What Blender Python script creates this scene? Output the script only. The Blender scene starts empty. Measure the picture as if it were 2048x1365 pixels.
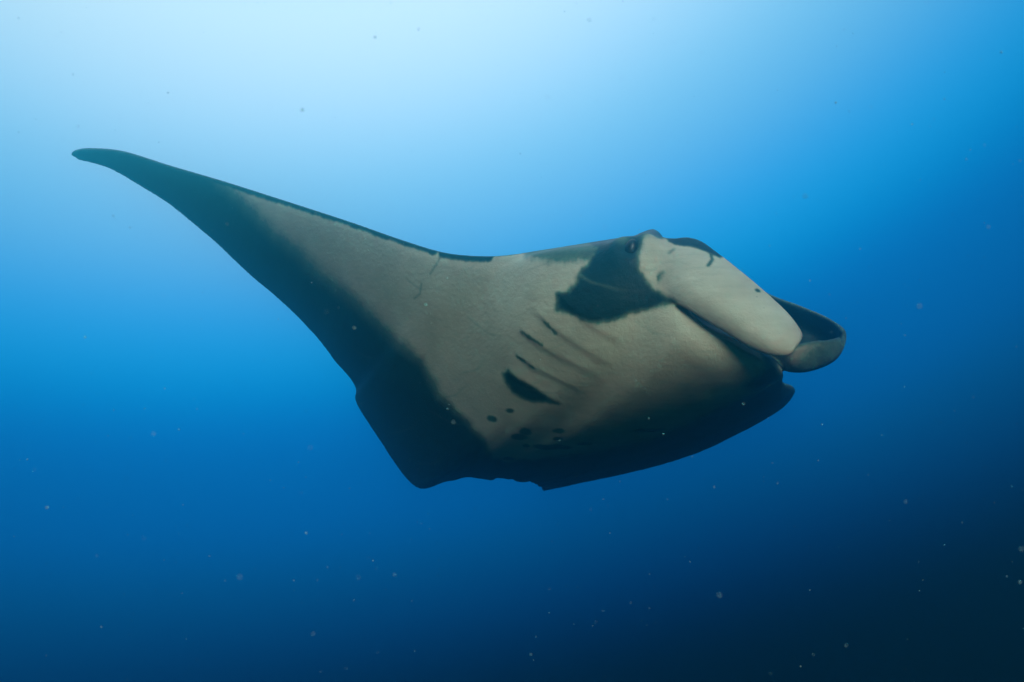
import bpy, math, random
import numpy as np
from mathutils import Vector
from mathutils.bvhtree import BVHTree

sc = bpy.context.scene
COL = sc.collection

# ------------------------------------------------------------ camera
cam = bpy.data.cameras.new('camera')
cam.sensor_width = 36.0
cam.lens = 28.25
cam.clip_start = 0.02
cam.clip_end = 500
cam.dof.use_dof = True
cam.dof.focus_distance = 2.45
cam.dof.aperture_fstop = 4.5
camo = bpy.data.objects.new('camera', cam)
camo.location = (0, 0, 0)
camo.rotation_euler = (math.radians(90), 0, 0)
COL.objects.link(camo)
sc.camera = camo

# ------------------------------------------------------------ open water all round (radiance of the sea by direction)
GLOW = Vector((-0.20, 0.56, 0.80)).normalized()      # brightest water: up towards the surface
world = bpy.data.worlds.new('World')
sc.world = world
world.use_nodes = True
nt = world.node_tree
nt.nodes.clear()
geo = nt.nodes.new('ShaderNodeTexCoord')
dot = nt.nodes.new('ShaderNodeVectorMath'); dot.operation = 'DOT_PRODUCT'
nrm = nt.nodes.new('ShaderNodeVectorMath'); nrm.operation = 'NORMALIZE'
nt.links.new(geo.outputs['Generated'], nrm.inputs[0])
nt.links.new(nrm.outputs[0], dot.inputs[0])
dot.inputs[1].default_value = GLOW
mr = nt.nodes.new('ShaderNodeMapRange')
mr.inputs['From Min'].default_value = -1; mr.inputs['From Max'].default_value = 1
nt.links.new(dot.outputs['Value'], mr.inputs['Value'])
ramp = nt.nodes.new('ShaderNodeValToRGB')
ramp.color_ramp.interpolation = 'B_SPLINE'
STOPS = [(-1.000, (0.0000, 0.0005, 0.0012)), (-0.400, (0.0000, 0.0006, 0.0015)), (-0.100, (0.0000, 0.0008, 0.0021)), (0.020, (0.0000, 0.0012, 0.0030)), (0.075, (0.0000, 0.0012, 0.0030)), (0.130, (0.0000, 0.0012, 0.0030)), (0.185, (0.0000, 0.0012, 0.0030)), (0.240, (0.0000, 0.0078, 0.0379)), (0.295, (0.0000, 0.0246, 0.0950)), (0.350, (0.0000, 0.0488, 0.1468)), (0.405, (0.0000, 0.0739, 0.2547)), (0.460, (0.0000, 0.0819, 0.2687)), (0.515, (0.0000, 0.1062, 0.3495)), (0.570, (0.0000, 0.2258, 0.5062)), (0.625, (0.0273, 0.2622, 0.5900)), (0.680, (0.1238, 0.3426, 0.5900)), (0.735, (0.2332, 0.4446, 0.6490)), (0.790, (0.4719, 0.5807, 0.7498)), (0.845, (0.6953, 0.6880, 0.7498)), (1.000, (0.7996, 0.7912, 0.8623))]
el = ramp.color_ramp.elements
for i, (p, c) in enumerate(STOPS):
    e = el[i] if i < len(el) and i < 2 else el.new((p + 1) / 2)
    e.position = (p + 1) / 2
    e.color = (*c, 1)
nt.links.new(mr.outputs['Result'], ramp.inputs['Fac'])
bg = nt.nodes.new('ShaderNodeBackground')
bg.inputs['Strength'].default_value = 2.0
nt.links.new(ramp.outputs['Color'], bg.inputs['Color'])
wo = nt.nodes.new('ShaderNodeOutputWorld')
nt.links.new(bg.outputs[0], wo.inputs['Surface'])

# ------------------------------------------------------------ added front fill above and behind the camera, in place of a diver's strobe
front_fill = bpy.data.lights.new('front_fill', 'SUN')
front_fill.energy = 4.6
front_fill.angle = math.radians(20)
front_fill.color = (1.0, 0.88, 0.73)
front_fill_o = bpy.data.objects.new('front_fill', front_fill)
SUN = Vector((0.08, -0.83, 0.55))  # towards the fill lamp, away from the brightest water
front_fill_o.rotation_euler = SUN.to_track_quat('Z', 'Y').to_euler()
front_fill_o.location = (0, 0, 6)
COL.objects.link(front_fill_o)

vs = sc.view_settings
vs.view_transform = 'Standard'
vs.look = 'None'
vs.exposure = 0.0
vs.gamma = 1.0
vs.use_curve_mapping = False
sc.cycles.volume_bounces = 0
sc.cycles.use_denoising = True

# ------------------------------------------------------------ manta: control nets in metres about the body centre
ORIGIN = [0.237, 2.8, -0.1002]
VENTRAL = [[[-2.2631,0.9,0.9694],[-2.2634,0.8979,0.9669],[-2.2637,0.8962,0.9635],[-2.2637,0.8959,0.9601],[-2.2635,0.8971,0.9573],[-2.2633,0.8985,0.955],[-2.2631,0.9,0.9532]],[[-2.237,0.89,0.9785],[-2.238,0.8868,0.9738],[-2.2395,0.8852,0.9669],[-2.2412,0.8866,0.9596],[-2.2425,0.8909,0.9535],[-2.2438,0.8957,0.9481],[-2.2447,0.9,0.944]],[[-2.1592,0.86,0.9782],[-2.1618,0.8557,0.9711],[-2.1664,0.8542,0.9605],[-2.1723,0.8574,0.949],[-2.1782,0.8647,0.939],[-2.1837,0.8728,0.9301],[-2.188,0.88,0.9234]],[[-1.9675,0.77,0.9433],[-1.973,0.7668,0.9344],[-1.9842,0.77,0.9211],[-1.9992,0.7809,0.9065],[-2.015,0.7978,0.8937],[-2.0299,0.8151,0.8824],[-2.0418,0.83,0.8738]],[[-1.6926,0.62,0.8461],[-1.7005,0.6197,0.834],[-1.7169,0.6317,0.8146],[-1.7392,0.6565,0.792],[-1.7629,0.6894,0.7711],[-1.7852,0.7223,0.7521],[-1.8032,0.75,0.7375]],[[-1.3943,0.44,0.7423],[-1.4053,0.4438,0.7251],[-1.4288,0.4674,0.6949],[-1.4611,0.51,0.6578],[-1.4956,0.5634,0.6216],[-1.5284,0.6161,0.5882],[-1.5546,0.66,0.562]],[[-1.0986,0.25,0.6326],[-1.1132,0.2587,0.6085],[-1.1446,0.2964,0.5642],[-1.1879,0.3607,0.5081],[-1.2344,0.4393,0.4517],[-1.2784,0.5162,0.3993],[-1.3139,0.58,0.3578]],[[-0.8156,0.07,0.5261],[-0.8342,0.084,0.495],[-0.8742,0.1379,0.437],[-0.9296,0.2278,0.363],[-0.989,0.3364,0.2883],[-1.0453,0.4424,0.2186],[-1.0907,0.53,0.1634]],[[-0.6189,-0.06,0.4472],[-0.6419,-0.0434,0.4093],[-0.6916,0.0219,0.3392],[-0.7602,0.1313,0.2502],[-0.8338,0.2636,0.1605],[-0.9036,0.393,0.0769],[-0.9598,0.5,0.0109]],[[-0.4711,-0.15,0.3945],[-0.4987,-0.1326,0.3519],[-0.5583,-0.0601,0.2743],[-0.6405,0.0627,0.1767],[-0.7288,0.2123,0.0794],[-0.8125,0.3588,-0.0111],[-0.8799,0.48,-0.0825]],[[-0.3648,-0.2,0.376],[-0.3988,-0.1839,0.3267],[-0.4723,-0.1076,0.238],[-0.5739,0.0246,0.1274],[-0.6829,0.1874,0.0177],[-0.7864,0.3473,-0.084],[-0.8697,0.48,-0.1641]],[[-0.2592,-0.25,0.3723],[-0.2932,-0.2375,0.3066],[-0.3652,-0.1584,0.1876],[-0.4634,-0.0153,0.0383],[-0.5681,0.1646,-0.1105],[-0.6672,0.3421,-0.2485],[-0.7467,0.49,-0.3574]],[[-0.1405,-0.26,0.3886],[-0.147,-0.35,0.351],[-0.1819,-0.34,0.1652],[-0.2565,-0.19,-0.0176],[-0.3776,0.06,-0.2068],[-0.5213,0.33,-0.3858],[-0.628,0.49,-0.5007]],[[0.0401,-0.27,0.4158],[0.0209,-0.405,0.3692],[-0.0299,-0.44,0.192],[-0.1042,-0.32,0.0084],[-0.2353,-0.06,-0.1939],[-0.3941,0.28,-0.3703],[-0.5059,0.55,-0.4846]],[[0.1457,-0.28,0.4303],[0.1162,-0.435,0.3776],[0.0582,-0.475,0.1906],[-0.0305,-0.36,0.0007],[-0.1628,-0.09,-0.1958],[-0.3363,0.27,-0.365],[-0.4305,0.58,-0.4772]],[[0.2285,-0.29,0.4352],[0.1963,-0.44,0.38],[0.1382,-0.49,0.1872],[0.0461,-0.38,-0.0045],[-0.093,-0.11,-0.1969],[-0.2731,0.26,-0.3635],[-0.3406,0.6,-0.489]],[[0.273,-0.53,0.18],[0.2643,-0.55,0.1569],[0.2243,-0.54,0.0826],[0.135,-0.39,-0.0535],[-0.0227,-0.11,-0.217],[-0.2159,0.27,-0.3688],[-0.3093,0.62,-0.484]],[[0.3847,-0.57,0.1037],[0.3736,-0.58,0.0788],[0.3277,-0.52,0.0115],[0.2229,-0.32,-0.112],[0.0492,-0.03,-0.2506],[-0.1671,0.32,-0.3842],[-0.2775,0.63,-0.4878]],[[0.5089,-0.53,0.0416],[0.506,-0.53,0.0105],[0.4562,-0.43,-0.0466],[0.3309,-0.2,-0.1546],[0.1358,0.08,-0.2806],[-0.1028,0.37,-0.3999],[-0.2455,0.64,-0.4938]],[[0.6467,-0.18,-0.0066],[0.637,-0.17,-0.0234],[0.5543,-0.14,-0.0893],[0.417,-0.02,-0.1896],[0.2291,0.22,-0.3104],[-0.0388,0.45,-0.4206],[-0.2154,0.66,-0.5038]],[[0.758,0.15,-0.0494],[0.7297,0.12,-0.0643],[0.6558,0.14,-0.1258],[0.5172,0.23,-0.2213],[0.3149,0.39,-0.3375],[0.0098,0.56,-0.4508],[-0.1847,0.7,-0.5129]],[[0.8751,0.38,-0.0789],[0.8436,0.34,-0.102],[0.7745,0.35,-0.1595],[0.6086,0.42,-0.2575],[0.3805,0.53,-0.3692],[0.0602,0.66,-0.4779],[-0.1528,0.76,-0.5279]],[[0.9373,0.54,-0.1191],[0.8719,0.5434,-0.1631],[0.7212,0.5742,-0.2373],[0.507,0.6319,-0.326],[0.2722,0.7058,-0.4108],[0.0483,0.7789,-0.4883],[-0.1328,0.84,-0.5488]],[[0.9348,0.7,-0.1928],[0.8705,0.7009,-0.2308],[0.7222,0.7222,-0.2955],[0.5113,0.7643,-0.3733],[0.2801,0.8193,-0.448],[0.0595,0.8741,-0.5165],[-0.1189,0.92,-0.57]],[[0.7988,0.85,-0.3098],[0.7436,0.8493,-0.3387],[0.6162,0.8628,-0.3872],[0.4349,0.8913,-0.4449],[0.2361,0.9295,-0.4998],[0.0465,0.9678,-0.55],[-0.1069,1.0,-0.5891]],[[0.6122,0.98,-0.4232],[0.569,0.9777,-0.4431],[0.4692,0.9834,-0.4758],[0.3271,0.9983,-0.5139],[0.1713,1.0197,-0.5496],[0.0226,1.0415,-0.5821],[-0.0976,1.06,-0.6072]],[[0.2411,1.12,-0.5426],[0.2211,1.1173,-0.5525],[0.1749,1.1171,-0.568],[0.1091,1.1205,-0.5856],[0.037,1.127,-0.6015],[-0.0318,1.1339,-0.6158],[-0.0874,1.14,-0.6268]],[[-0.0727,1.2,-0.6353],[-0.0735,1.1987,-0.6374],[-0.0754,1.1977,-0.6397],[-0.0779,1.1975,-0.6415],[-0.0805,1.1982,-0.6422],[-0.0831,1.1991,-0.6427],[-0.0851,1.2,-0.6428]]]
DORSAL = [[[-2.2631,0.9,0.9694],[-2.2627,0.9023,0.97],[-2.2625,0.9041,0.969],[-2.2624,0.9045,0.966],[-2.2626,0.9032,0.9616],[-2.2629,0.9016,0.9571],[-2.2631,0.9,0.9532]],[[-2.237,0.89,0.9785],[-2.2368,0.8948,0.9793],[-2.2374,0.8994,0.9767],[-2.2388,0.9021,0.9703],[-2.2409,0.902,0.9611],[-2.2429,0.9012,0.9519],[-2.2447,0.9,0.944]],[[-2.1592,0.86,0.9782],[-2.16,0.8673,0.9791],[-2.1634,0.8748,0.9746],[-2.169,0.8797,0.9643],[-2.1758,0.8808,0.95],[-2.1825,0.8808,0.9356],[-2.188,0.88,0.9234]],[[-1.9675,0.77,0.9433],[-1.9709,0.7811,0.9442],[-1.9804,0.7952,0.9385],[-1.9951,0.8084,0.9254],[-2.012,0.8176,0.9073],[-2.0284,0.825,0.8892],[-2.0418,0.83,0.8738]],[[-1.6926,0.62,0.8461],[-1.6979,0.6367,0.8457],[-1.7124,0.6617,0.8352],[-1.7343,0.6891,0.8144],[-1.7593,0.7129,0.7872],[-1.7835,0.7341,0.7602],[-1.8032,0.75,0.7375]],[[-1.3943,0.44,0.7423],[-1.4023,0.4635,0.7386],[-1.4236,0.5022,0.7188],[-1.4554,0.5478,0.6838],[-1.4916,0.5906,0.6403],[-1.5263,0.6297,0.5976],[-1.5546,0.66,0.562]],[[-1.0986,0.25,0.6326],[-1.1097,0.282,0.6244],[-1.1384,0.3375,0.5924],[-1.1812,0.4054,0.5388],[-1.2295,0.4714,0.4738],[-1.276,0.5323,0.4103],[-1.3139,0.58,0.3578]],[[-0.8156,0.07,0.5261],[-0.8299,0.1126,0.5147],[-0.8667,0.1885,0.4718],[-0.9213,0.2828,0.4008],[-0.9831,0.3759,0.3155],[-1.0424,0.4622,0.2322],[-1.0907,0.53,0.1634]],[[-0.6189,-0.06,0.4472],[-0.6365,-0.0077,0.4338],[-0.6821,0.0851,0.3827],[-0.7499,0.2,0.2974],[-0.8264,0.3131,0.1945],[-0.8999,0.4178,0.0939],[-0.9598,0.5,0.0109]],[[-0.4711,-0.15,0.3945],[-0.4923,-0.0897,0.3814],[-0.5469,0.0157,0.3264],[-0.6282,0.1452,0.2334],[-0.7199,0.2717,0.1202],[-0.8081,0.3884,0.0093],[-0.8799,0.48,-0.0825]],[[-0.3648,-0.2,0.376],[-0.391,-0.1321,0.3623],[-0.4586,-0.016,0.301],[-0.5589,0.1242,0.1958],[-0.6722,0.2592,0.067],[-0.781,0.3832,-0.0594],[-0.8697,0.48,-0.1641]],[[-0.2592,-0.25,0.3723],[-0.2836,-0.1737,0.3505],[-0.3482,-0.0456,0.2652],[-0.445,0.1073,0.1226],[-0.5548,0.253,-0.0497],[-0.6605,0.3863,-0.2182],[-0.7467,0.49,-0.3574]],[[-0.1405,-0.26,0.3886],[-0.1562,-0.1769,0.3679],[-0.214,-0.0426,0.2686],[-0.3094,0.1133,0.0957],[-0.4239,0.2578,-0.1175],[-0.5357,0.3889,-0.3269],[-0.628,0.49,-0.5007]],[[0.0401,-0.27,0.4158],[0.0264,-0.1675,0.4075],[-0.0354,-0.0116,0.3167],[-0.1416,0.1606,0.1436],[-0.272,0.3123,-0.0791],[-0.3999,0.4475,-0.2998],[-0.5059,0.55,-0.4846]],[[0.1457,-0.28,0.4303],[0.1315,-0.1712,0.4248],[0.0666,-0.0069,0.3355],[-0.0455,0.1739,0.1615],[-0.1833,0.3323,-0.0645],[-0.3184,0.4734,-0.289],[-0.4305,0.58,-0.4772]],[[0.2285,-0.29,0.4352],[0.2148,-0.1794,0.4288],[0.1508,-0.0109,0.337],[0.0401,0.1759,0.1597],[-0.0961,0.3409,-0.07],[-0.2298,0.4883,-0.298],[-0.3406,0.6,-0.489]],[[0.273,-0.53,0.18],[0.296,-0.36,0.2255],[0.3134,-0.35,0.3098],[0.2864,-0.18,0.3651],[0.1412,0.15,0.2149],[-0.1047,0.42,-0.1353],[-0.3093,0.62,-0.484]],[[0.3847,-0.57,0.1037],[0.3999,-0.34,0.1499],[0.4228,-0.34,0.2265],[0.3937,-0.14,0.303],[0.2065,0.22,0.1801],[-0.063,0.45,-0.1779],[-0.2775,0.63,-0.4878]],[[0.5089,-0.53,0.0416],[0.5372,-0.24,0.0882],[0.5611,-0.24,0.144],[0.5235,-0.06,0.2579],[0.2955,0.3,0.1436],[-0.0193,0.5,-0.2232],[-0.2455,0.64,-0.4938]],[[0.6467,-0.18,-0.0066],[0.6578,-0.04,0.0272],[0.673,-0.02,0.0872],[0.622,0.1,0.1949],[0.3923,0.4,0.0653],[0.0508,0.6,-0.2754],[-0.2154,0.66,-0.5038]],[[0.758,0.15,-0.0494],[0.715,0.2211,-0.0446],[0.5935,0.3274,-0.0843],[0.4071,0.4433,-0.172],[0.1924,0.5438,-0.2916],[-0.015,0.6329,-0.4115],[-0.1847,0.7,-0.5129]],[[0.8751,0.38,-0.0789],[0.823,0.4295,-0.083],[0.6864,0.5032,-0.1282],[0.4823,0.5833,-0.2145],[0.251,0.6525,-0.3256],[0.0286,0.7139,-0.4357],[-0.1528,0.76,-0.5279]],[[0.9373,0.54,-0.1191],[0.8745,0.5741,-0.1248],[0.7257,0.6284,-0.1695],[0.5119,0.6909,-0.2524],[0.2757,0.7482,-0.3577],[0.0501,0.8001,-0.4618],[-0.1328,0.84,-0.5488]],[[0.9348,0.7,-0.1928],[0.8727,0.7268,-0.1984],[0.726,0.768,-0.2382],[0.5155,0.8141,-0.311],[0.2831,0.8552,-0.4032],[0.061,0.892,-0.4941],[-0.1189,0.92,-0.57]],[[0.7988,0.85,-0.3098],[0.7453,0.8697,-0.3132],[0.6192,0.8989,-0.342],[0.4382,0.9306,-0.3958],[0.2385,0.9578,-0.4644],[0.0477,0.9819,-0.5324],[-0.1069,1.0,-0.5891]],[[0.6122,0.98,-0.4232],[0.5702,0.9927,-0.4244],[0.4714,1.0099,-0.4426],[0.3295,1.0271,-0.4779],[0.173,1.0405,-0.5237],[0.0235,1.0518,-0.5691],[-0.0976,1.06,-0.6072]],[[0.2411,1.12,-0.5426],[0.2218,1.1255,-0.5423],[0.1761,1.1316,-0.5499],[0.1104,1.1362,-0.566],[0.0379,1.1383,-0.5874],[-0.0313,1.1396,-0.6087],[-0.0874,1.14,-0.6268]],[[-0.0727,1.2,-0.6353],[-0.0733,1.2014,-0.634],[-0.075,1.2025,-0.6337],[-0.0774,1.2027,-0.6349],[-0.0802,1.202,-0.6375],[-0.0829,1.201,-0.6403],[-0.0851,1.2,-0.6428]]]
NEAR_FIN = [[[0.1167,-0.34,0.3612],[0.1199,-0.37,0.3308],[0.1214,-0.38,0.2997],[0.1214,-0.38,0.2696]],[[0.1937,-0.38,0.4112],[0.1775,-0.43,0.3472],[0.1666,-0.45,0.2939],[0.1646,-0.445,0.2475]],[[0.2469,-0.415,0.4096],[0.2246,-0.482,0.3346],[0.2101,-0.512,0.2675],[0.2,-0.505,0.2152]],[[0.3067,-0.445,0.3984],[0.2757,-0.524,0.3162],[0.2533,-0.562,0.2457],[0.2408,-0.555,0.1931]],[[0.3594,-0.485,0.3516],[0.3228,-0.568,0.2773],[0.2992,-0.602,0.2158],[0.2889,-0.588,0.1587]],[[0.4128,-0.535,0.294],[0.3755,-0.608,0.2264],[0.3523,-0.638,0.1681],[0.3409,-0.62,0.1212]],[[0.4706,-0.575,0.231],[0.4318,-0.642,0.1734],[0.4058,-0.666,0.1234],[0.393,-0.646,0.0848]],[[0.5143,-0.605,0.1774],[0.4778,-0.665,0.1327],[0.4517,-0.688,0.0943],[0.4343,-0.668,0.065]],[[0.5403,-0.62,0.1334],[0.5113,-0.668,0.1035],[0.4866,-0.686,0.0772],[0.4665,-0.675,0.0612]],[[0.5471,-0.62,0.109],[0.5274,-0.66,0.0929],[0.5097,-0.68,0.0797],[0.4983,-0.675,0.0691]]]
FAR_FIN = [[[0.391,-0.08,0.4091],[0.4041,-0.06,0.3346],[0.4079,-0.08,0.2568],[0.4102,-0.14,0.1871],[0.4037,-0.2,0.1528]],[[0.4704,-0.1,0.3732],[0.4901,-0.07,0.2913],[0.501,-0.08,0.1975],[0.5039,-0.16,0.124],[0.5054,-0.24,0.1042]],[[0.6004,-0.13,0.2688],[0.6163,-0.09,0.1887],[0.6204,-0.13,0.0877],[0.5969,-0.3,0.0294],[0.5785,-0.4,0.0711]],[[0.6929,-0.16,0.2242],[0.7138,-0.11,0.1462],[0.7011,-0.16,0.0583],[0.6391,-0.33,0.0149],[0.6102,-0.42,0.092]],[[0.7597,-0.2,0.1884],[0.7876,-0.14,0.1242],[0.7673,-0.18,0.0586],[0.6921,-0.32,0.0223],[0.6599,-0.39,0.1009]],[[0.7889,-0.24,0.1615],[0.8155,-0.19,0.1124],[0.7962,-0.23,0.0674],[0.7344,-0.33,0.0425],[0.7048,-0.39,0.1039]],[[0.7958,-0.27,0.1451],[0.8128,-0.24,0.1169],[0.7974,-0.27,0.0884],[0.759,-0.33,0.0641],[0.7454,-0.36,0.1101]],[[0.7955,-0.29,0.1322],[0.8011,-0.28,0.1198],[0.7914,-0.3,0.1072],[0.7754,-0.32,0.0886],[0.7713,-0.33,0.1148]]]
MARK = {
  'margin': [[-1.4137,0.7463],[-1.2862,0.6387],[-1.1373,0.4947],[-0.9653,0.3579],[-0.7924,0.2328],[-0.6585,0.102],[-0.5637,0.0257],[-0.4951,-0.0902],[-0.3961,-0.1844],[-0.3398,-0.2511],[-0.3105,-0.3399],[-0.2481,-0.356],[-0.0793,-0.3282],[0.0804,-0.3002],[0.2457,-0.2509],[0.3762,-0.1564],[0.4617,-0.0797],[0.6107,-0.0473],[1.1714,-0.0877],[1.1714,-0.2165],[0.742,-0.4956],[0.1838,-0.7103],[-0.106,-0.7532],[-0.7179,-0.7532],[-1.1472,-0.195],[-1.4049,0.1914],[-1.7054,0.4491],[-2.2207,0.7496],[-2.3924,0.9214],[-2.2207,1.0287],[-2.0403,1.0072],[-1.7054,0.9428],[-1.5079,0.8677]],
  'cheek': [[0.0123,0.3741],[-0.0086,0.3331],[-0.0357,0.3042],[-0.0425,0.2748],[-0.0689,0.2482],[-0.102,0.2423],[-0.1035,0.1899],[-0.0526,0.1756],[-0.0051,0.1522],[0.0446,0.155],[0.107,0.1809],[0.1949,0.2026],[0.2257,0.2086],[0.1958,0.2329],[0.1686,0.2499],[0.1494,0.2751],[0.1298,0.3005],[0.1241,0.3335],[0.1374,0.3628],[0.1663,0.3933],[0.2314,0.4036],[0.254,0.4202],[0.254,0.4654],[-0.002,0.4654],[-0.002,0.3901]],
  'gillpatch': [[-0.268,-0.0053],[-0.2481,0.0072],[-0.2149,-0.0197],[-0.1665,-0.0473],[-0.1211,-0.0801],[-0.0871,-0.101],[-0.1267,-0.0963],[-0.1743,-0.0961],[-0.1994,-0.0882],[-0.2325,-0.0694],[-0.2579,-0.0358]],
  'jaw': [[0.4569,0.0651],[0.471,0.0287],[0.4377,-0.0298],[0.4806,-0.0443],[0.6395,-0.0232],[0.5477,0.0104],[0.4913,0.0492]],
  'lip_shade': [[0.2178,0.2148],[0.2701,0.1836],[0.3407,0.12],[0.422,0.075],[0.4912,0.048],[0.4742,0.0382],[0.3944,0.0604],[0.3291,0.0955],[0.2898,0.1328],[0.2621,0.1626]],
  'brow': [[0.0806,0.3845],[-0.0086,0.3331],[-0.0495,0.3409],[-0.1091,0.3344],[-0.1502,0.3523],[-0.195,0.3614],[-0.1965,0.3997],[-0.1343,0.4152],[-0.0409,0.4308],[0.0757,0.4619]],
  'spots': [[-0.3064,-0.1675,0.0157,0.0105],[-0.244,-0.1314,0.0122,0.007],[-0.1917,-0.2089,0.0192,0.0139],[-0.2106,-0.2298,0.0261,0.0122],[-0.082,-0.1989,0.0174,0.0087],[-0.0806,-0.2317,0.0157,0.007],[-0.1867,-0.2692,0.0122,0.007],[-0.1214,-0.2704,0.0383,0.0105],[-0.0748,-0.2672,0.0383,0.0105],[0.0127,-0.2516,0.0227,0.0087],[-0.2514,-0.3378,0.0227,0.0087],[0.2131,-0.1942,0.0558,0.007],[0.4199,-0.1152,0.0279,0.0052]],
  'gills': [[[-0.1218,0.2547],[-0.0701,0.2044],[-0.0324,0.1654],[0.017,0.1279],[0.1023,0.082]],[[-0.186,0.2094],[-0.1184,0.1407],[-0.0467,0.0906],[0.0278,0.0411],[0.0883,0.0259]],[[-0.2296,0.1464],[-0.1483,0.0829],[-0.0746,0.0414],[0.047,-0.018]],[[-0.2324,0.07],[-0.1747,0.0201],[-0.0993,-0.0171],[0.0029,-0.0662]],[[-0.2644,0.0016],[-0.2346,-0.0145],[-0.162,-0.0527],[-0.0822,-0.1011]]],
  'rim': [[-1.814,0.8869],[-1.392,0.7415],[-1.0921,0.6301],[-0.8067,0.5227],[-0.6215,0.4482],[-0.4976,0.4026]],
  'rim2': [[-0.4627,0.3923],[-0.3854,0.3763],[-0.3139,0.3721]],
  'darts': [[[-0.1425,0.162],[-0.1044,0.1253]],[[-0.2087,0.1312],[-0.1457,0.0898]],[[-0.2257,0.0554],[-0.1672,0.0155]]],
  'scar': [[-0.0373,0.297],[-0.0065,0.2725],[0.0574,0.252],[0.094,0.2457]],
  'crease': [[[-0.4657,0.3876],[-0.484,0.3586],[-0.509,0.3246]],[[-0.5426,0.2939],[-0.5501,0.2612],[-0.5714,0.2465]]],
  'eye': [[0.1127,-0.444,0.3652],[0.1627,-0.4413,0.3824],[0.0626,-0.4251,0.3667],[0.1644,-0.4257,0.4013],[0.0922,-0.4179,0.3856]],
  'finroot': [[0.2054,-0.3976,0.4041],[0.2071,-0.4467,0.3591],[0.2037,-0.4836,0.3101],[0.2006,-0.502,0.2653]],
  'finband': [[0.2219,0.3908],[0.2401,0.3804],[0.2853,0.3709],[0.3302,0.3506],[0.3533,0.3363],[0.4033,0.3609],[0.374,0.4123],[0.3005,0.4563],[0.2124,0.4563]],
  'finscratch': [[[0.3302,0.3506],[0.3287,0.3299],[0.3124,0.3116]],[[0.2327,0.3665],[0.2168,0.353]]],
  'finspot': [[0.4379,0.2389,0.008,0.005]],
  'finspur': [[0.1563,0.2756],[0.1953,0.2962],[0.1896,0.2802],[0.1701,0.2561]],
}

rng = np.random.default_rng(4)

def spline(a, n, axis):
    a = np.moveaxis(np.asarray(a, float), axis, 0); m = len(a)
    t = np.linspace(0, m - 1, n); i = np.minimum(t.astype(int), m - 2)
    f = (t - i).reshape((-1,) + (1,) * (a.ndim - 1))
    e = np.concatenate([[2 * a[0] - a[1]], a, [2 * a[-1] - a[-2]]])
    p0, p1, p2, p3 = e[i], e[i + 1], e[i + 2], e[i + 3]
    r = .5 * (2 * p1 + (p2 - p0) * f + (2 * p0 - 5 * p1 + 4 * p2 - p3) * f * f + (3 * p1 - p0 - 3 * p2 + p3) * f ** 3)
    return np.moveaxis(r, 0, axis)

def grid_normals(g):
    du = np.gradient(g, axis=0); dv = np.gradient(g, axis=1)
    n = np.cross(du, dv)
    l = np.linalg.norm(n, axis=2, keepdims=True)
    return n / np.maximum(l, 1e-9)

def closed_shell(front, back):
    """two grids that share their v borders -> closed quad shell; returns verts, faces, side (1 front, 0 back)"""
    nu, nv, _ = front.shape
    ring = np.concatenate([front, back[:, -2:0:-1]], axis=1)
    nr = ring.shape[1]
    side = np.zeros((nu, nr)); side[:, :nv] = 1
    V = ring.reshape(-1, 3)
    F = []
    for i in range(nu - 1):
        for j in range(nr):
            k = (j + 1) % nr
            F.append((i * nr + j, i * nr + k, (i + 1) * nr + k, (i + 1) * nr + j))
    V = np.concatenate([V, ring[0].mean(0)[None], ring[-1].mean(0)[None]])
    a, b = len(V) - 2, len(V) - 1
    for j in range(nr):
        k = (j + 1) % nr
        F.append((a, k, j)); F.append((b, (nu - 1) * nr + j, (nu - 1) * nr + k))
    return V, F, np.concatenate([side.ravel(), [1, 1]])

def sheet_shell(mid, thick, flip=1):
    """a curved sheet with rounded rims, thickened about its middle surface"""
    n = grid_normals(mid) * flip
    nu, nv, _ = mid.shape
    v = np.linspace(0, 1, nv); u = np.linspace(0, 1, nu)
    prof = np.sqrt(np.clip(1 - np.abs(2 * v - 1) ** 6, 0, 1))[None, :] * np.sqrt(np.clip(1 - np.clip((u - .9) / .1, 0, 1) ** 2, 0.02, 1))[:, None]
    o = n * (thick * prof)[..., None]
    return closed_shell(mid + o, mid - o)

ven = spline(spline(VENTRAL, 260, 0), 90, 1)
dor = spline(spline(DORSAL, 260, 0), 90, 1)
dor[:, 0] = ven[:, 0]; dor[:, -1] = ven[:, -1]
# ragged little waves in the trailing edge
wav = (np.sin(np.arange(260) * .33) + np.sin(np.arange(260) * .19 + 1) + .6 * np.sin(np.arange(260) * .61 + 2)) * .0020
fade = np.linspace(0, 1, 90) ** 6
for g in (ven, dor):
    g[:, :, 2] += wav[:, None] * fade[None, :]
# fins never thin out to nothing: a fleshy rounded rim all along the edge
vv = np.linspace(0, 1, 90)
rim = np.sqrt(np.clip(1 - np.clip((vv - .965) / .035, 0, 1) ** 2, 0, 1)) * np.sqrt(np.clip(1 - np.clip((.03 - vv) / .03, 0, 1) ** 2, 0, 1))
nm = (ven - dor)[:, 20:70].mean(1)
nm /= np.maximum(np.linalg.norm(nm, axis=1, keepdims=True), 1e-9)
ven += nm[:, None, :] * (rim * .0055)[None, :, None]
dor -= nm[:, None, :] * (rim * .0055)[None, :, None]
nf = spline(spline(NEAR_FIN, 110, 0), 60, 1)
ff = spline(spline(FAR_FIN, 110, 0), 80, 1)
pieces = [closed_shell(ven, dor), sheet_shell(nf, 0.011, -1), sheet_shell(ff, 0.012, -1)]
Vs, Fs, Sd, Pc, off = [], [], [], [], 0
for k, (V, F, s) in enumerate(pieces):
    Vs.append(V); Sd.append(s); Pc.append(np.full(len(V), k))
    Fs += [tuple(i + off for i in f) for f in F]; off += len(V)
Vs = np.concatenate(Vs); Sd = np.concatenate(Sd); Pc = np.concatenate(Pc)
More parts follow.
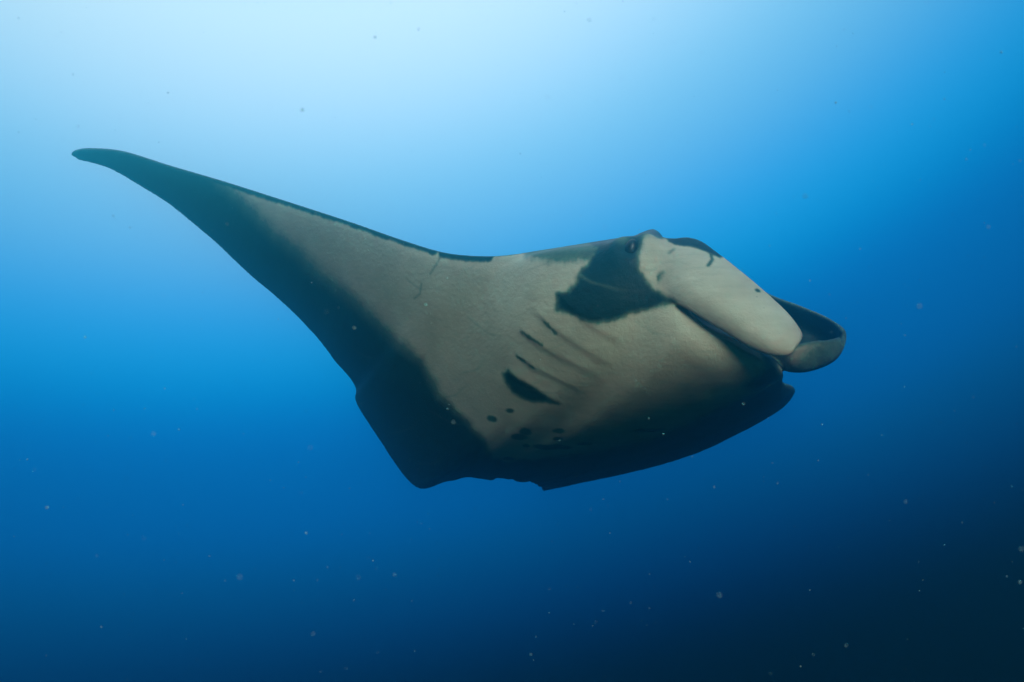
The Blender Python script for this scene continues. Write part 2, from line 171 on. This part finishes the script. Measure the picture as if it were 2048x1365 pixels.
src = bpy.data.meshes.new('manta_source'); src.from_pydata(Vs.tolist(), [], Fs); src.update()
tmp = bpy.data.objects.new('manta_source', src); COL.objects.link(tmp)
m = tmp.modifiers.new('r', 'REMESH'); m.mode = 'VOXEL'; m.voxel_size = 0.0044
m = tmp.modifiers.new('s', 'SMOOTH'); m.factor = 0.5; m.iterations = 10
dg = bpy.context.evaluated_depsgraph_get()
body_me = bpy.data.meshes.new_from_object(tmp.evaluated_get(dg))
bvh = BVHTree.FromPolygons([Vector(v) for v in Vs], Fs)
bpy.data.objects.remove(tmp); bpy.data.meshes.remove(src)
n = len(body_me.vertices)
co = np.empty(n * 3); body_me.vertices.foreach_get('co', co); co = co.reshape(-1, 3)
no = np.empty(n * 3); body_me.vertex_normals.foreach_get('vector', no); no = no.reshape(-1, 3)
face0 = np.array([f[0] for f in Fs])
idx = np.array([bvh.find_nearest(Vector(c))[2] for c in co])
side = Sd[face0[idx]]
ed = np.empty(len(body_me.edges) * 2, np.int32); body_me.edges.foreach_get('vertices', ed); ed = ed.reshape(-1, 2)
deg = np.bincount(ed.ravel(), minlength=n).astype(float)
def relax(f, k):
    for _ in range(k):
        acc = np.bincount(ed[:, 0], f[ed[:, 1]], n) + np.bincount(ed[:, 1], f[ed[:, 0]], n)
        f = .4 * f + .6 * acc / np.maximum(deg, 1)
    return f
piece = Pc[face0[idx]]
X, Z = co[:, 0], co[:, 2]

def poly_sd(poly, x, z):
    """signed distance to a polygon, positive inside"""
    p = np.array(poly); d = np.full(len(x), 1e9); ins = np.zeros(len(x), bool)
    for a, b in zip(p, np.roll(p, -1, 0)):
        e = b - a; wx, wz = x - a[0], z - a[1]
        t = np.clip((wx * e[0] + wz * e[1]) / max(e @ e, 1e-12), 0, 1)
        d = np.minimum(d, np.hypot(wx - t * e[0], wz - t * e[1]))
        c = (a[1] > z) != (b[1] > z)
        xi = a[0] + (z - a[1]) * e[0] / (e[1] if abs(e[1]) > 1e-12 else 1e-12)
        ins ^= c & (x < xi)
    return np.where(ins, d, -d)

def line_d(pts, x, z):
    """distance to a polyline, signed offset from it and position along it 0..1"""
    p = np.array(pts); best = np.full(len(x), 1e9); sg = np.zeros(len(x)); al = np.zeros(len(x))
    L = np.concatenate([[0], np.cumsum(np.linalg.norm(np.diff(p, axis=0), axis=1))])
    for k in range(len(p) - 1):
        a, e = p[k], p[k + 1] - p[k]; wx, wz = x - a[0], z - a[1]
        t = np.clip((wx * e[0] + wz * e[1]) / (e @ e), 0, 1)
        d = np.hypot(wx - t * e[0], wz - t * e[1]); u = d < best
        best = np.where(u, d, best); sg = np.where(u, np.sign(e[0] * wz - e[1] * wx), sg)
        al = np.where(u, (L[k] + t * (L[k + 1] - L[k])) / L[-1], al)
    return best, sg, al

def sstep(a, b, x):
    t = np.clip((x - a) / (b - a), 0, 1); return t * t * (3 - 2 * t)

def wobble(x, z, s, seed):
    r = np.random.default_rng(seed); o = np.zeros(len(x))
    for _ in range(7):
        k = r.normal(size=2) * s; o += np.sin(x * k[0] + z * k[1] + r.uniform(0, 6.3))
    return o / 7 ** .5

body = piece == 0
vent = body & (side > .5)
w1, w2 = wobble(X, Z, 90, 1), wobble(X, Z, 25, 2)
w3 = wobble(X, Z, 260, 3)
dark = np.zeros(n)
def put(mask, val): 
    np.maximum(dark, np.where(mask, val, 0), out=dark)
soft = .018 + .045 * sstep(-.2, -.9, X) + .025 * sstep(-.05, .2, X)
put(vent, sstep(-1, 1, (poly_sd(MARK['margin'], X, Z) + w2 * .006 + w1 * .003) / soft))
put(vent, sstep(-1, 1, (poly_sd(MARK['cheek'], X, Z) + w1 * .0015 + w3 * .0025) / .011))
put(vent, sstep(-1, 1, (poly_sd(MARK['gillpatch'], X, Z) + w3 * .0012) / .011))
put(vent, sstep(-1, 1, (poly_sd(MARK['jaw'], X, Z) + w1 * .002) / .02))
put(vent, .22 * sstep(-1, 1, poly_sd(MARK['lip_shade'], X, Z) / .012))  # dark lip edge, with the near fin's shadow painted into the skin
put(vent, .62 * sstep(-1, 1, (poly_sd(MARK['brow'], X, Z) + w3 * .004 + w1 * .003) / .016))
for cx, cz, rx, rz in MARK['spots']:
    d = np.hypot((X - cx) / rx, (Z - cz) / rz) + w3 * .12
    put(vent, .75 * sstep(1.55, .6, d))
d, s, a = line_d(MARK['rim'], X, Z); put(vent, sstep(.020, .012, d + w3 * .0018 + w1 * .002))
d, s, a = line_d(MARK['rim2'], X, Z); put(vent, sstep(.021, .014, d + w3 * .002))
for q in MARK['darts']:
    d, s, a = line_d(q, X, Z); put(vent, .6 * sstep(.007, .002, d + w3 * .002) * sstep(0, .25, a + .1))
for q in MARK['crease']:
    d, s, a = line_d(q, X, Z); put(vent, .35 * sstep(.005, .001, d))
d, s, a = line_d(MARK['scar'], X, Z); dark *= 1 - np.where(vent, .45 * sstep(.004, .001, d) * (1 - .7 * a), 0)
# old scratches, pale on the dark skin and dark on the pale
for _ in range(30):
    q = rng.uniform([-1.0, -.45], [.6, .35]); t = rng.uniform(-.9, .4); l = rng.uniform(.03, .12)
    d, s, a = line_d([q, q + l * np.array([math.cos(t), math.sin(t)]), q + 1.7 * l * np.array([math.cos(t + .2), math.sin(t + .2)])], X, Z)
    k = sstep(.0045, .001, d) * sstep(0, .2, a) * sstep(1, .6, a) * rng.uniform(.06, .2)
    dark += np.where(vent, k * (1 - 2 * dark), 0)
put(body & (side <= .5), 1.0)
# near cephalic fin: pale outside, black inside and along the top of its root
fin = piece == 1
out_ = side > .5
put(fin & ~out_, 1.0)
put(fin | vent, sstep(-1, 1, (poly_sd(MARK['finband'], X, Z) + w3 * .001) / .004))
put(fin, .7 * sstep(-1, 1, (poly_sd(MARK['finspur'], X, Z) + w3 * .001) / .010))
for q in MARK['finscratch']:
    d, s, a = line_d(q, X, Z); put(fin, (.8 if len(q) > 2 else .3) * sstep(.0055, .002, d))
for cx, cz, rx, rz in MARK['finspot']:
    put(fin, .9 * sstep(1.3, .8, np.hypot((X - cx) / rx, (Z - cz) / rz)))
# the cheek pattern runs a little way onto the root of the fin
put(fin, sstep(-1, 1, (poly_sd(MARK['cheek'], X, Z) + w1 * .003) / .010))
ffm = piece == 2
put(ffm & out_, 1.0)
put(ffm, .6 * sstep(.40, .50, X * .8 - Z + w1 * .004) * (side <= .5))
dark = np.where(ffm, relax(dark, 12), relax(dark, 1))

# relief: gill flaps, eye socket, soft folds
disp = np.zeros(n)
for k, q in enumerate(MARK['gills']):
    d, s, a = line_d(q, X, Z)
    sd = d * s
    env = sstep(0, .15, a) * sstep(1, .8, a) * (1 - .6 * a)
    h = .0060 * np.exp(-np.maximum(sd, 0) / .034) * sstep(-.018, .012, sd) - .0012 * np.exp(-np.maximum(-sd, 0) / .022) * sstep(.010, -.008, sd)
    disp += np.where(vent, h * env, 0)
ex = [np.array(e) for e in MARK['eye']]
def bump(c, r, h):
    global disp
    disp = disp + h * np.exp(-((co - c) ** 2).sum(1) / r ** 2)
bump(ex[0], .070, .024); bump(ex[0], .030, -.020); bump(ex[1], .026, .008); bump(ex[2], .028, .006)
for c, r, h in ((ex[1], .026, .013), (ex[4], .022, .006)):
    co[:, 2] += h * np.exp(-((co - c) ** 2).sum(1) / r ** 2)
for c, r in ((ex[1], .020), (ex[4], .016)):
    dark *= 1 - .55 * np.exp(-((co - c) ** 2).sum(1) / r ** 2)  # skylight sheen on the eye mound, painted by paling the skin
# shallow folds and creases of the throat and belly
fold = np.sin((X * .62 + Z * .78) * 95 + w2 * 2.6) * (.5 + .5 * wobble(X, Z, 12, 8)) * sstep(-.15, .15, X) * sstep(.15, -.05, Z)
disp += np.where(vent, fold * .0005, 0)
disp += np.where(vent, (w2 * .0005 + w1 * .0003), 0)
co = co + no * disp[:, None]
rp = [np.array(p) for p in MARK['finroot']]
wt = np.zeros(n)
for p in rp:
    wt = np.maximum(wt, np.exp(-(((co - p) ** 2).sum(1) / .055 ** 2) ** 2))
wt *= (side > .5) | fin
sub = np.where(wt > .004)[0]
loc = np.full(n, -1); loc[sub] = np.arange(len(sub))
both = np.concatenate([ed, ed[:, ::-1]]); both = both[loc[both[:, 0]] >= 0]
cnt = np.bincount(loc[both[:, 0]], minlength=len(sub)).astype(float)
for _ in range(70):
    av = np.stack([np.bincount(loc[both[:, 0]], co[both[:, 1], i], len(sub)) for i in range(3)], 1) / cnt[:, None]
    co[sub] += (av - co[sub]) * (.7 * wt[sub])[:, None]
body_me.vertices.foreach_set('co', co.ravel())
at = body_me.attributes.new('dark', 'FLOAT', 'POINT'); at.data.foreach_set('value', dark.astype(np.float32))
body_me.polygons.foreach_set('use_smooth', np.ones(len(body_me.polygons), bool))
body_me.update()

# ------------------------------------------------------------ materials
def skin_material():
    mt = bpy.data.materials.new('manta_skin'); mt.use_nodes = True
    t = mt.node_tree; N = t.nodes; L = t.links
    b = N['Principled BSDF']
    a = N.new('ShaderNodeAttribute'); a.attribute_name = 'dark'
    tc = N.new('ShaderNodeTexCoord')
    n1 = N.new('ShaderNodeTexNoise'); n1.inputs['Scale'].default_value = 3.2; n1.inputs['Detail'].default_value = 6; n1.inputs['Roughness'].default_value = .62
    n2 = N.new('ShaderNodeTexNoise'); n2.inputs['Scale'].default_value = 75; n2.inputs['Detail'].default_value = 5; n2.inputs['Roughness'].default_value = .65
    for q in (n1, n2): L.new(tc.outputs['Object'], q.inputs['Vector'])
    pale = N.new('ShaderNodeValToRGB')
    pale.color_ramp.elements[0].position = .3; pale.color_ramp.elements[0].color = (.49, .405, .295, 1)
    pale.color_ramp.elements[1].position = .72; pale.color_ramp.elements[1].color = (.68, .57, .425, 1)
    L.new(n1.outputs['Fac'], pale.inputs['Fac'])
    drk = N.new('ShaderNodeValToRGB')
    drk.color_ramp.elements[0].position = .3; drk.color_ramp.elements[0].color = (.003, .018, .027, 1)
    drk.color_ramp.elements[1].position = .75; drk.color_ramp.elements[1].color = (.009, .048, .060, 1)
    L.new(n1.outputs['Fac'], drk.inputs['Fac'])
    # ragged pigment edge: noise only matters between pale and dark
    ma = N.new('ShaderNodeMath'); ma.operation = 'MULTIPLY_ADD'; ma.inputs[1].default_value = .5; ma.inputs[2].default_value = -.25
    L.new(n2.outputs['Fac'], ma.inputs[0])
    inv = N.new('ShaderNodeMath'); inv.operation = 'SUBTRACT'; inv.inputs[0].default_value = 1; L.new(a.outputs['Fac'], inv.inputs[1])
    pq = N.new('ShaderNodeMath'); pq.operation = 'MULTIPLY'; L.new(inv.outputs[0], pq.inputs[0]); L.new(a.outputs['Fac'], pq.inputs[1])
    pm = N.new('ShaderNodeMath'); pm.operation = 'MULTIPLY'; L.new(pq.outputs[0], pm.inputs[0]); L.new(ma.outputs[0], pm.inputs[1])
    p4 = N.new('ShaderNodeMath'); p4.operation = 'MULTIPLY_ADD'; p4.inputs[1].default_value = 4; L.new(pm.outputs[0], p4.inputs[0]); L.new(a.outputs['Fac'], p4.inputs[2]); p4.use_clamp = True
    # thinning pigment turns olive before it turns black
    lo = N.new('ShaderNodeMapRange'); lo.inputs['From Max'].default_value = .5; L.new(p4.outputs[0], lo.inputs['Value'])
    hi = N.new('ShaderNodeMapRange'); hi.inputs['From Min'].default_value = .5; L.new(p4.outputs[0], hi.inputs['Value'])
    m1 = N.new('ShaderNodeMix'); m1.data_type = 'RGBA'; m1.inputs['B'].default_value = (.115, .175, .125, 1)
    L.new(lo.outputs['Result'], m1.inputs['Factor']); L.new(pale.outputs['Color'], m1.inputs['A'])
    mx = N.new('ShaderNodeMix'); mx.data_type = 'RGBA'
    L.new(hi.outputs['Result'], mx.inputs['Factor']); L.new(m1.outputs['Result'], mx.inputs['A']); L.new(drk.outputs['Color'], mx.inputs['B'])
    n3 = N.new('ShaderNodeTexNoise'); n3.inputs['Scale'].default_value = 16; n3.inputs['Detail'].default_value = 8; n3.inputs['Roughness'].default_value = .7
    L.new(tc.outputs['Object'], n3.inputs['Vector'])
    mp = N.new('ShaderNodeMapping'); mp.inputs['Rotation'].default_value = (0, math.radians(28), 0); mp.inputs['Scale'].default_value = (5, 30, 70)
    L.new(tc.outputs['Object'], mp.inputs['Vector'])
    n4 = N.new('ShaderNodeTexNoise'); n4.inputs['Scale'].default_value = 1.0; n4.inputs['Detail'].default_value = 4
    L.new(mp.outputs['Vector'], n4.inputs['Vector'])
    sm = N.new('ShaderNodeMath'); sm.operation = 'ADD'; L.new(n3.outputs['Fac'], sm.inputs[0]); L.new(n4.outputs['Fac'], sm.inputs[1])
    mr = N.new('ShaderNodeMapRange'); mr.inputs['From Min'].default_value = .65; mr.inputs['From Max'].default_value = 1.35
    mr.inputs['To Min'].default_value = .87; mr.inputs['To Max'].default_value = 1.11
    L.new(sm.outputs[0], mr.inputs['Value'])
    mm = N.new('ShaderNodeVectorMath'); mm.operation = 'SCALE'
    L.new(mx.outputs['Result'], mm.inputs[0]); L.new(mr.outputs['Result'], mm.inputs['Scale'])
    L.new(mm.outputs['Vector'], b.inputs['Base Color'])
    b.inputs['Roughness'].default_value = .46
    b.inputs['IOR'].default_value = 1.25
    bp = N.new('ShaderNodeBump'); bp.inputs['Strength'].default_value = .42; bp.inputs['Distance'].default_value = .006
    L.new(n2.outputs['Fac'], bp.inputs['Height']); L.new(bp.outputs['Normal'], b.inputs['Normal'])
    return mt

def plain_material(name, col, rough, ior=1.45):
    mt = bpy.data.materials.new(name); mt.use_nodes = True
    t = mt.node_tree; b = t.nodes['Principled BSDF']
    nz = t.nodes.new('ShaderNodeTexNoise'); nz.inputs['Scale'].default_value = 40
    cr = t.nodes.new('ShaderNodeValToRGB')
    cr.color_ramp.elements[0].color = (*[c * .7 for c in col], 1); cr.color_ramp.elements[1].color = (*[min(1, c * 1.3) for c in col], 1)
    t.links.new(nz.outputs['Fac'], cr.inputs['Fac']); t.links.new(cr.outputs['Color'], b.inputs['Base Color'])
    b.inputs['Roughness'].default_value = rough; b.inputs['IOR'].default_value = ior
    return mt

# ------------------------------------------------------------ the manta ray
root = bpy.data.objects.new('manta_ray', None)
root.location = ORIGIN
root['label'] = 'manta ray with pale belly and dark wing margin gliding in open blue water'
root['category'] = 'manta ray'
COL.objects.link(root)
body_me.name = 'body'
bo = bpy.data.objects.new('body', body_me); bo.parent = root; COL.objects.link(bo)
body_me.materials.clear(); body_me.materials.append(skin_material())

def ball(rx, ry, rz, seg=24, rings=14):
    V = [(0, 0, rz)]; F = []
    for i in range(1, rings):
        th = math.pi * i / rings
        for j in range(seg):
            ph = 2 * math.pi * j / seg
            V.append((rx * math.sin(th) * math.cos(ph), ry * math.sin(th) * math.sin(ph), rz * math.cos(th)))
    V.append((0, 0, -rz))
    for j in range(seg):
        F.append((0, 1 + j, 1 + (j + 1) % seg))
        for i in range(rings - 2):
            a = 1 + i * seg
            F.append((a + j, a + seg + j, a + seg + (j + 1) % seg, a + (j + 1) % seg))
        F.append((len(V) - 1, 1 + (rings - 2) * seg + (j + 1) % seg, 1 + (rings - 2) * seg + j))
    return V, F
V, F = ball(.022, .022, .034)
em = bpy.data.meshes.new('eye'); em.from_pydata(V, [], F); em.update()
em.polygons.foreach_set('use_smooth', [True] * len(em.polygons))
em.materials.append(plain_material('eye_black', (.006, .007, .008), .42))
eo = bpy.data.objects.new('eye', em); eo.parent = root
eo.location = ex[0] + np.array([0, -.002, 0]); eo.rotation_euler = (0, math.radians(12), 0)
eo['label'] = 'dark oval eye on the side of the head'
COL.objects.link(eo)

# ------------------------------------------------------------ marine snow drifting in the water
random.seed(11)
V, F = [], []
ICO_V = [Vector(v).normalized() for v in [(0, 1, 1.618), (0, -1, 1.618), (0, 1, -1.618), (0, -1, -1.618), (1, 1.618, 0), (-1, 1.618, 0), (1, -1.618, 0), (-1, -1.618, 0), (1.618, 0, 1), (-1.618, 0, 1), (1.618, 0, -1), (-1.618, 0, -1)]]
ICO_F = [(0, 1, 8), (0, 9, 1), (0, 8, 4), (0, 4, 5), (0, 5, 9), (1, 9, 7), (1, 7, 6), (1, 6, 8), (2, 10, 3), (2, 3, 11), (2, 4, 10), (2, 5, 4), (2, 11, 5), (3, 6, 7), (3, 10, 6), (3, 7, 11), (4, 8, 10), (5, 11, 9), (6, 10, 8), (7, 9, 11)]
for k in range(7500):
    near = k < 45
    d = random.uniform(.16, .6) if near else 0.6 + 3.85 * random.random() ** 0.75
    x = random.uniform(-1.0, 1.0) * (d + .2); z = random.uniform(-.75, .75) * (d + .2)
    r = .0004 + .0008 * random.random() ** 3
    if near: r = random.uniform(.00025, .0006)
    elif random.random() < .006: r *= 1.5
    st = Vector((random.uniform(.6, 1.5), random.uniform(.6, 1.5), random.uniform(.6, 1.5)))
    o = len(V)
    for v in ICO_V:
        j = random.uniform(.7, 1.2)
        V.append((x + v.x * r * st.x * j, d + v.y * r * st.y * j, z + v.z * r * st.z * j))
    F += [tuple(i + o for i in f) for f in ICO_F]
pm = bpy.data.meshes.new('marine_snow'); pm.from_pydata(V, [], F); pm.update()
pm.materials.append(plain_material('plankton', (.26, .46, .46), .8))
po = bpy.data.objects.new('marine_snow', pm); COL.objects.link(po)
po['kind'] = 'stuff'; po['label'] = 'fine pale particles drifting through the blue water'; po['category'] = 'marine snow'

# ------------------------------------------------------------ the veil of sea water between the lens and what it sees
hx = bpy.data.meshes.new('haze')
x0, x1, y0, y1, z0, z1 = -6, 6, -1.5, 4.6, -5, 5
hx.from_pydata([(x0, y0, z0), (x1, y0, z0), (x1, y1, z0), (x0, y1, z0), (x0, y0, z1), (x1, y0, z1), (x1, y1, z1), (x0, y1, z1)], [],
               [(3, 2, 1, 0), (4, 5, 6, 7), (0, 1, 5, 4), (1, 2, 6, 5), (2, 3, 7, 6), (3, 0, 4, 7)])
hm = bpy.data.materials.new('sea_water'); hm.use_nodes = True
t = hm.node_tree; t.nodes.clear()
pv = t.nodes.new('ShaderNodeVolumePrincipled')
pv.inputs['Color'].default_value = (.06, .80, .95, 1)
pv.inputs['Density'].default_value = .19
pv.inputs['Anisotropy'].default_value = .905
mo = t.nodes.new('ShaderNodeOutputMaterial'); t.links.new(pv.outputs['Volume'], mo.inputs['Volume'])
hx.materials.append(hm)
ho = bpy.data.objects.new('haze', hx); COL.objects.link(ho)
ho['kind'] = 'stuff'; ho['label'] = 'blue sea water filling the whole view'; ho['category'] = 'water'
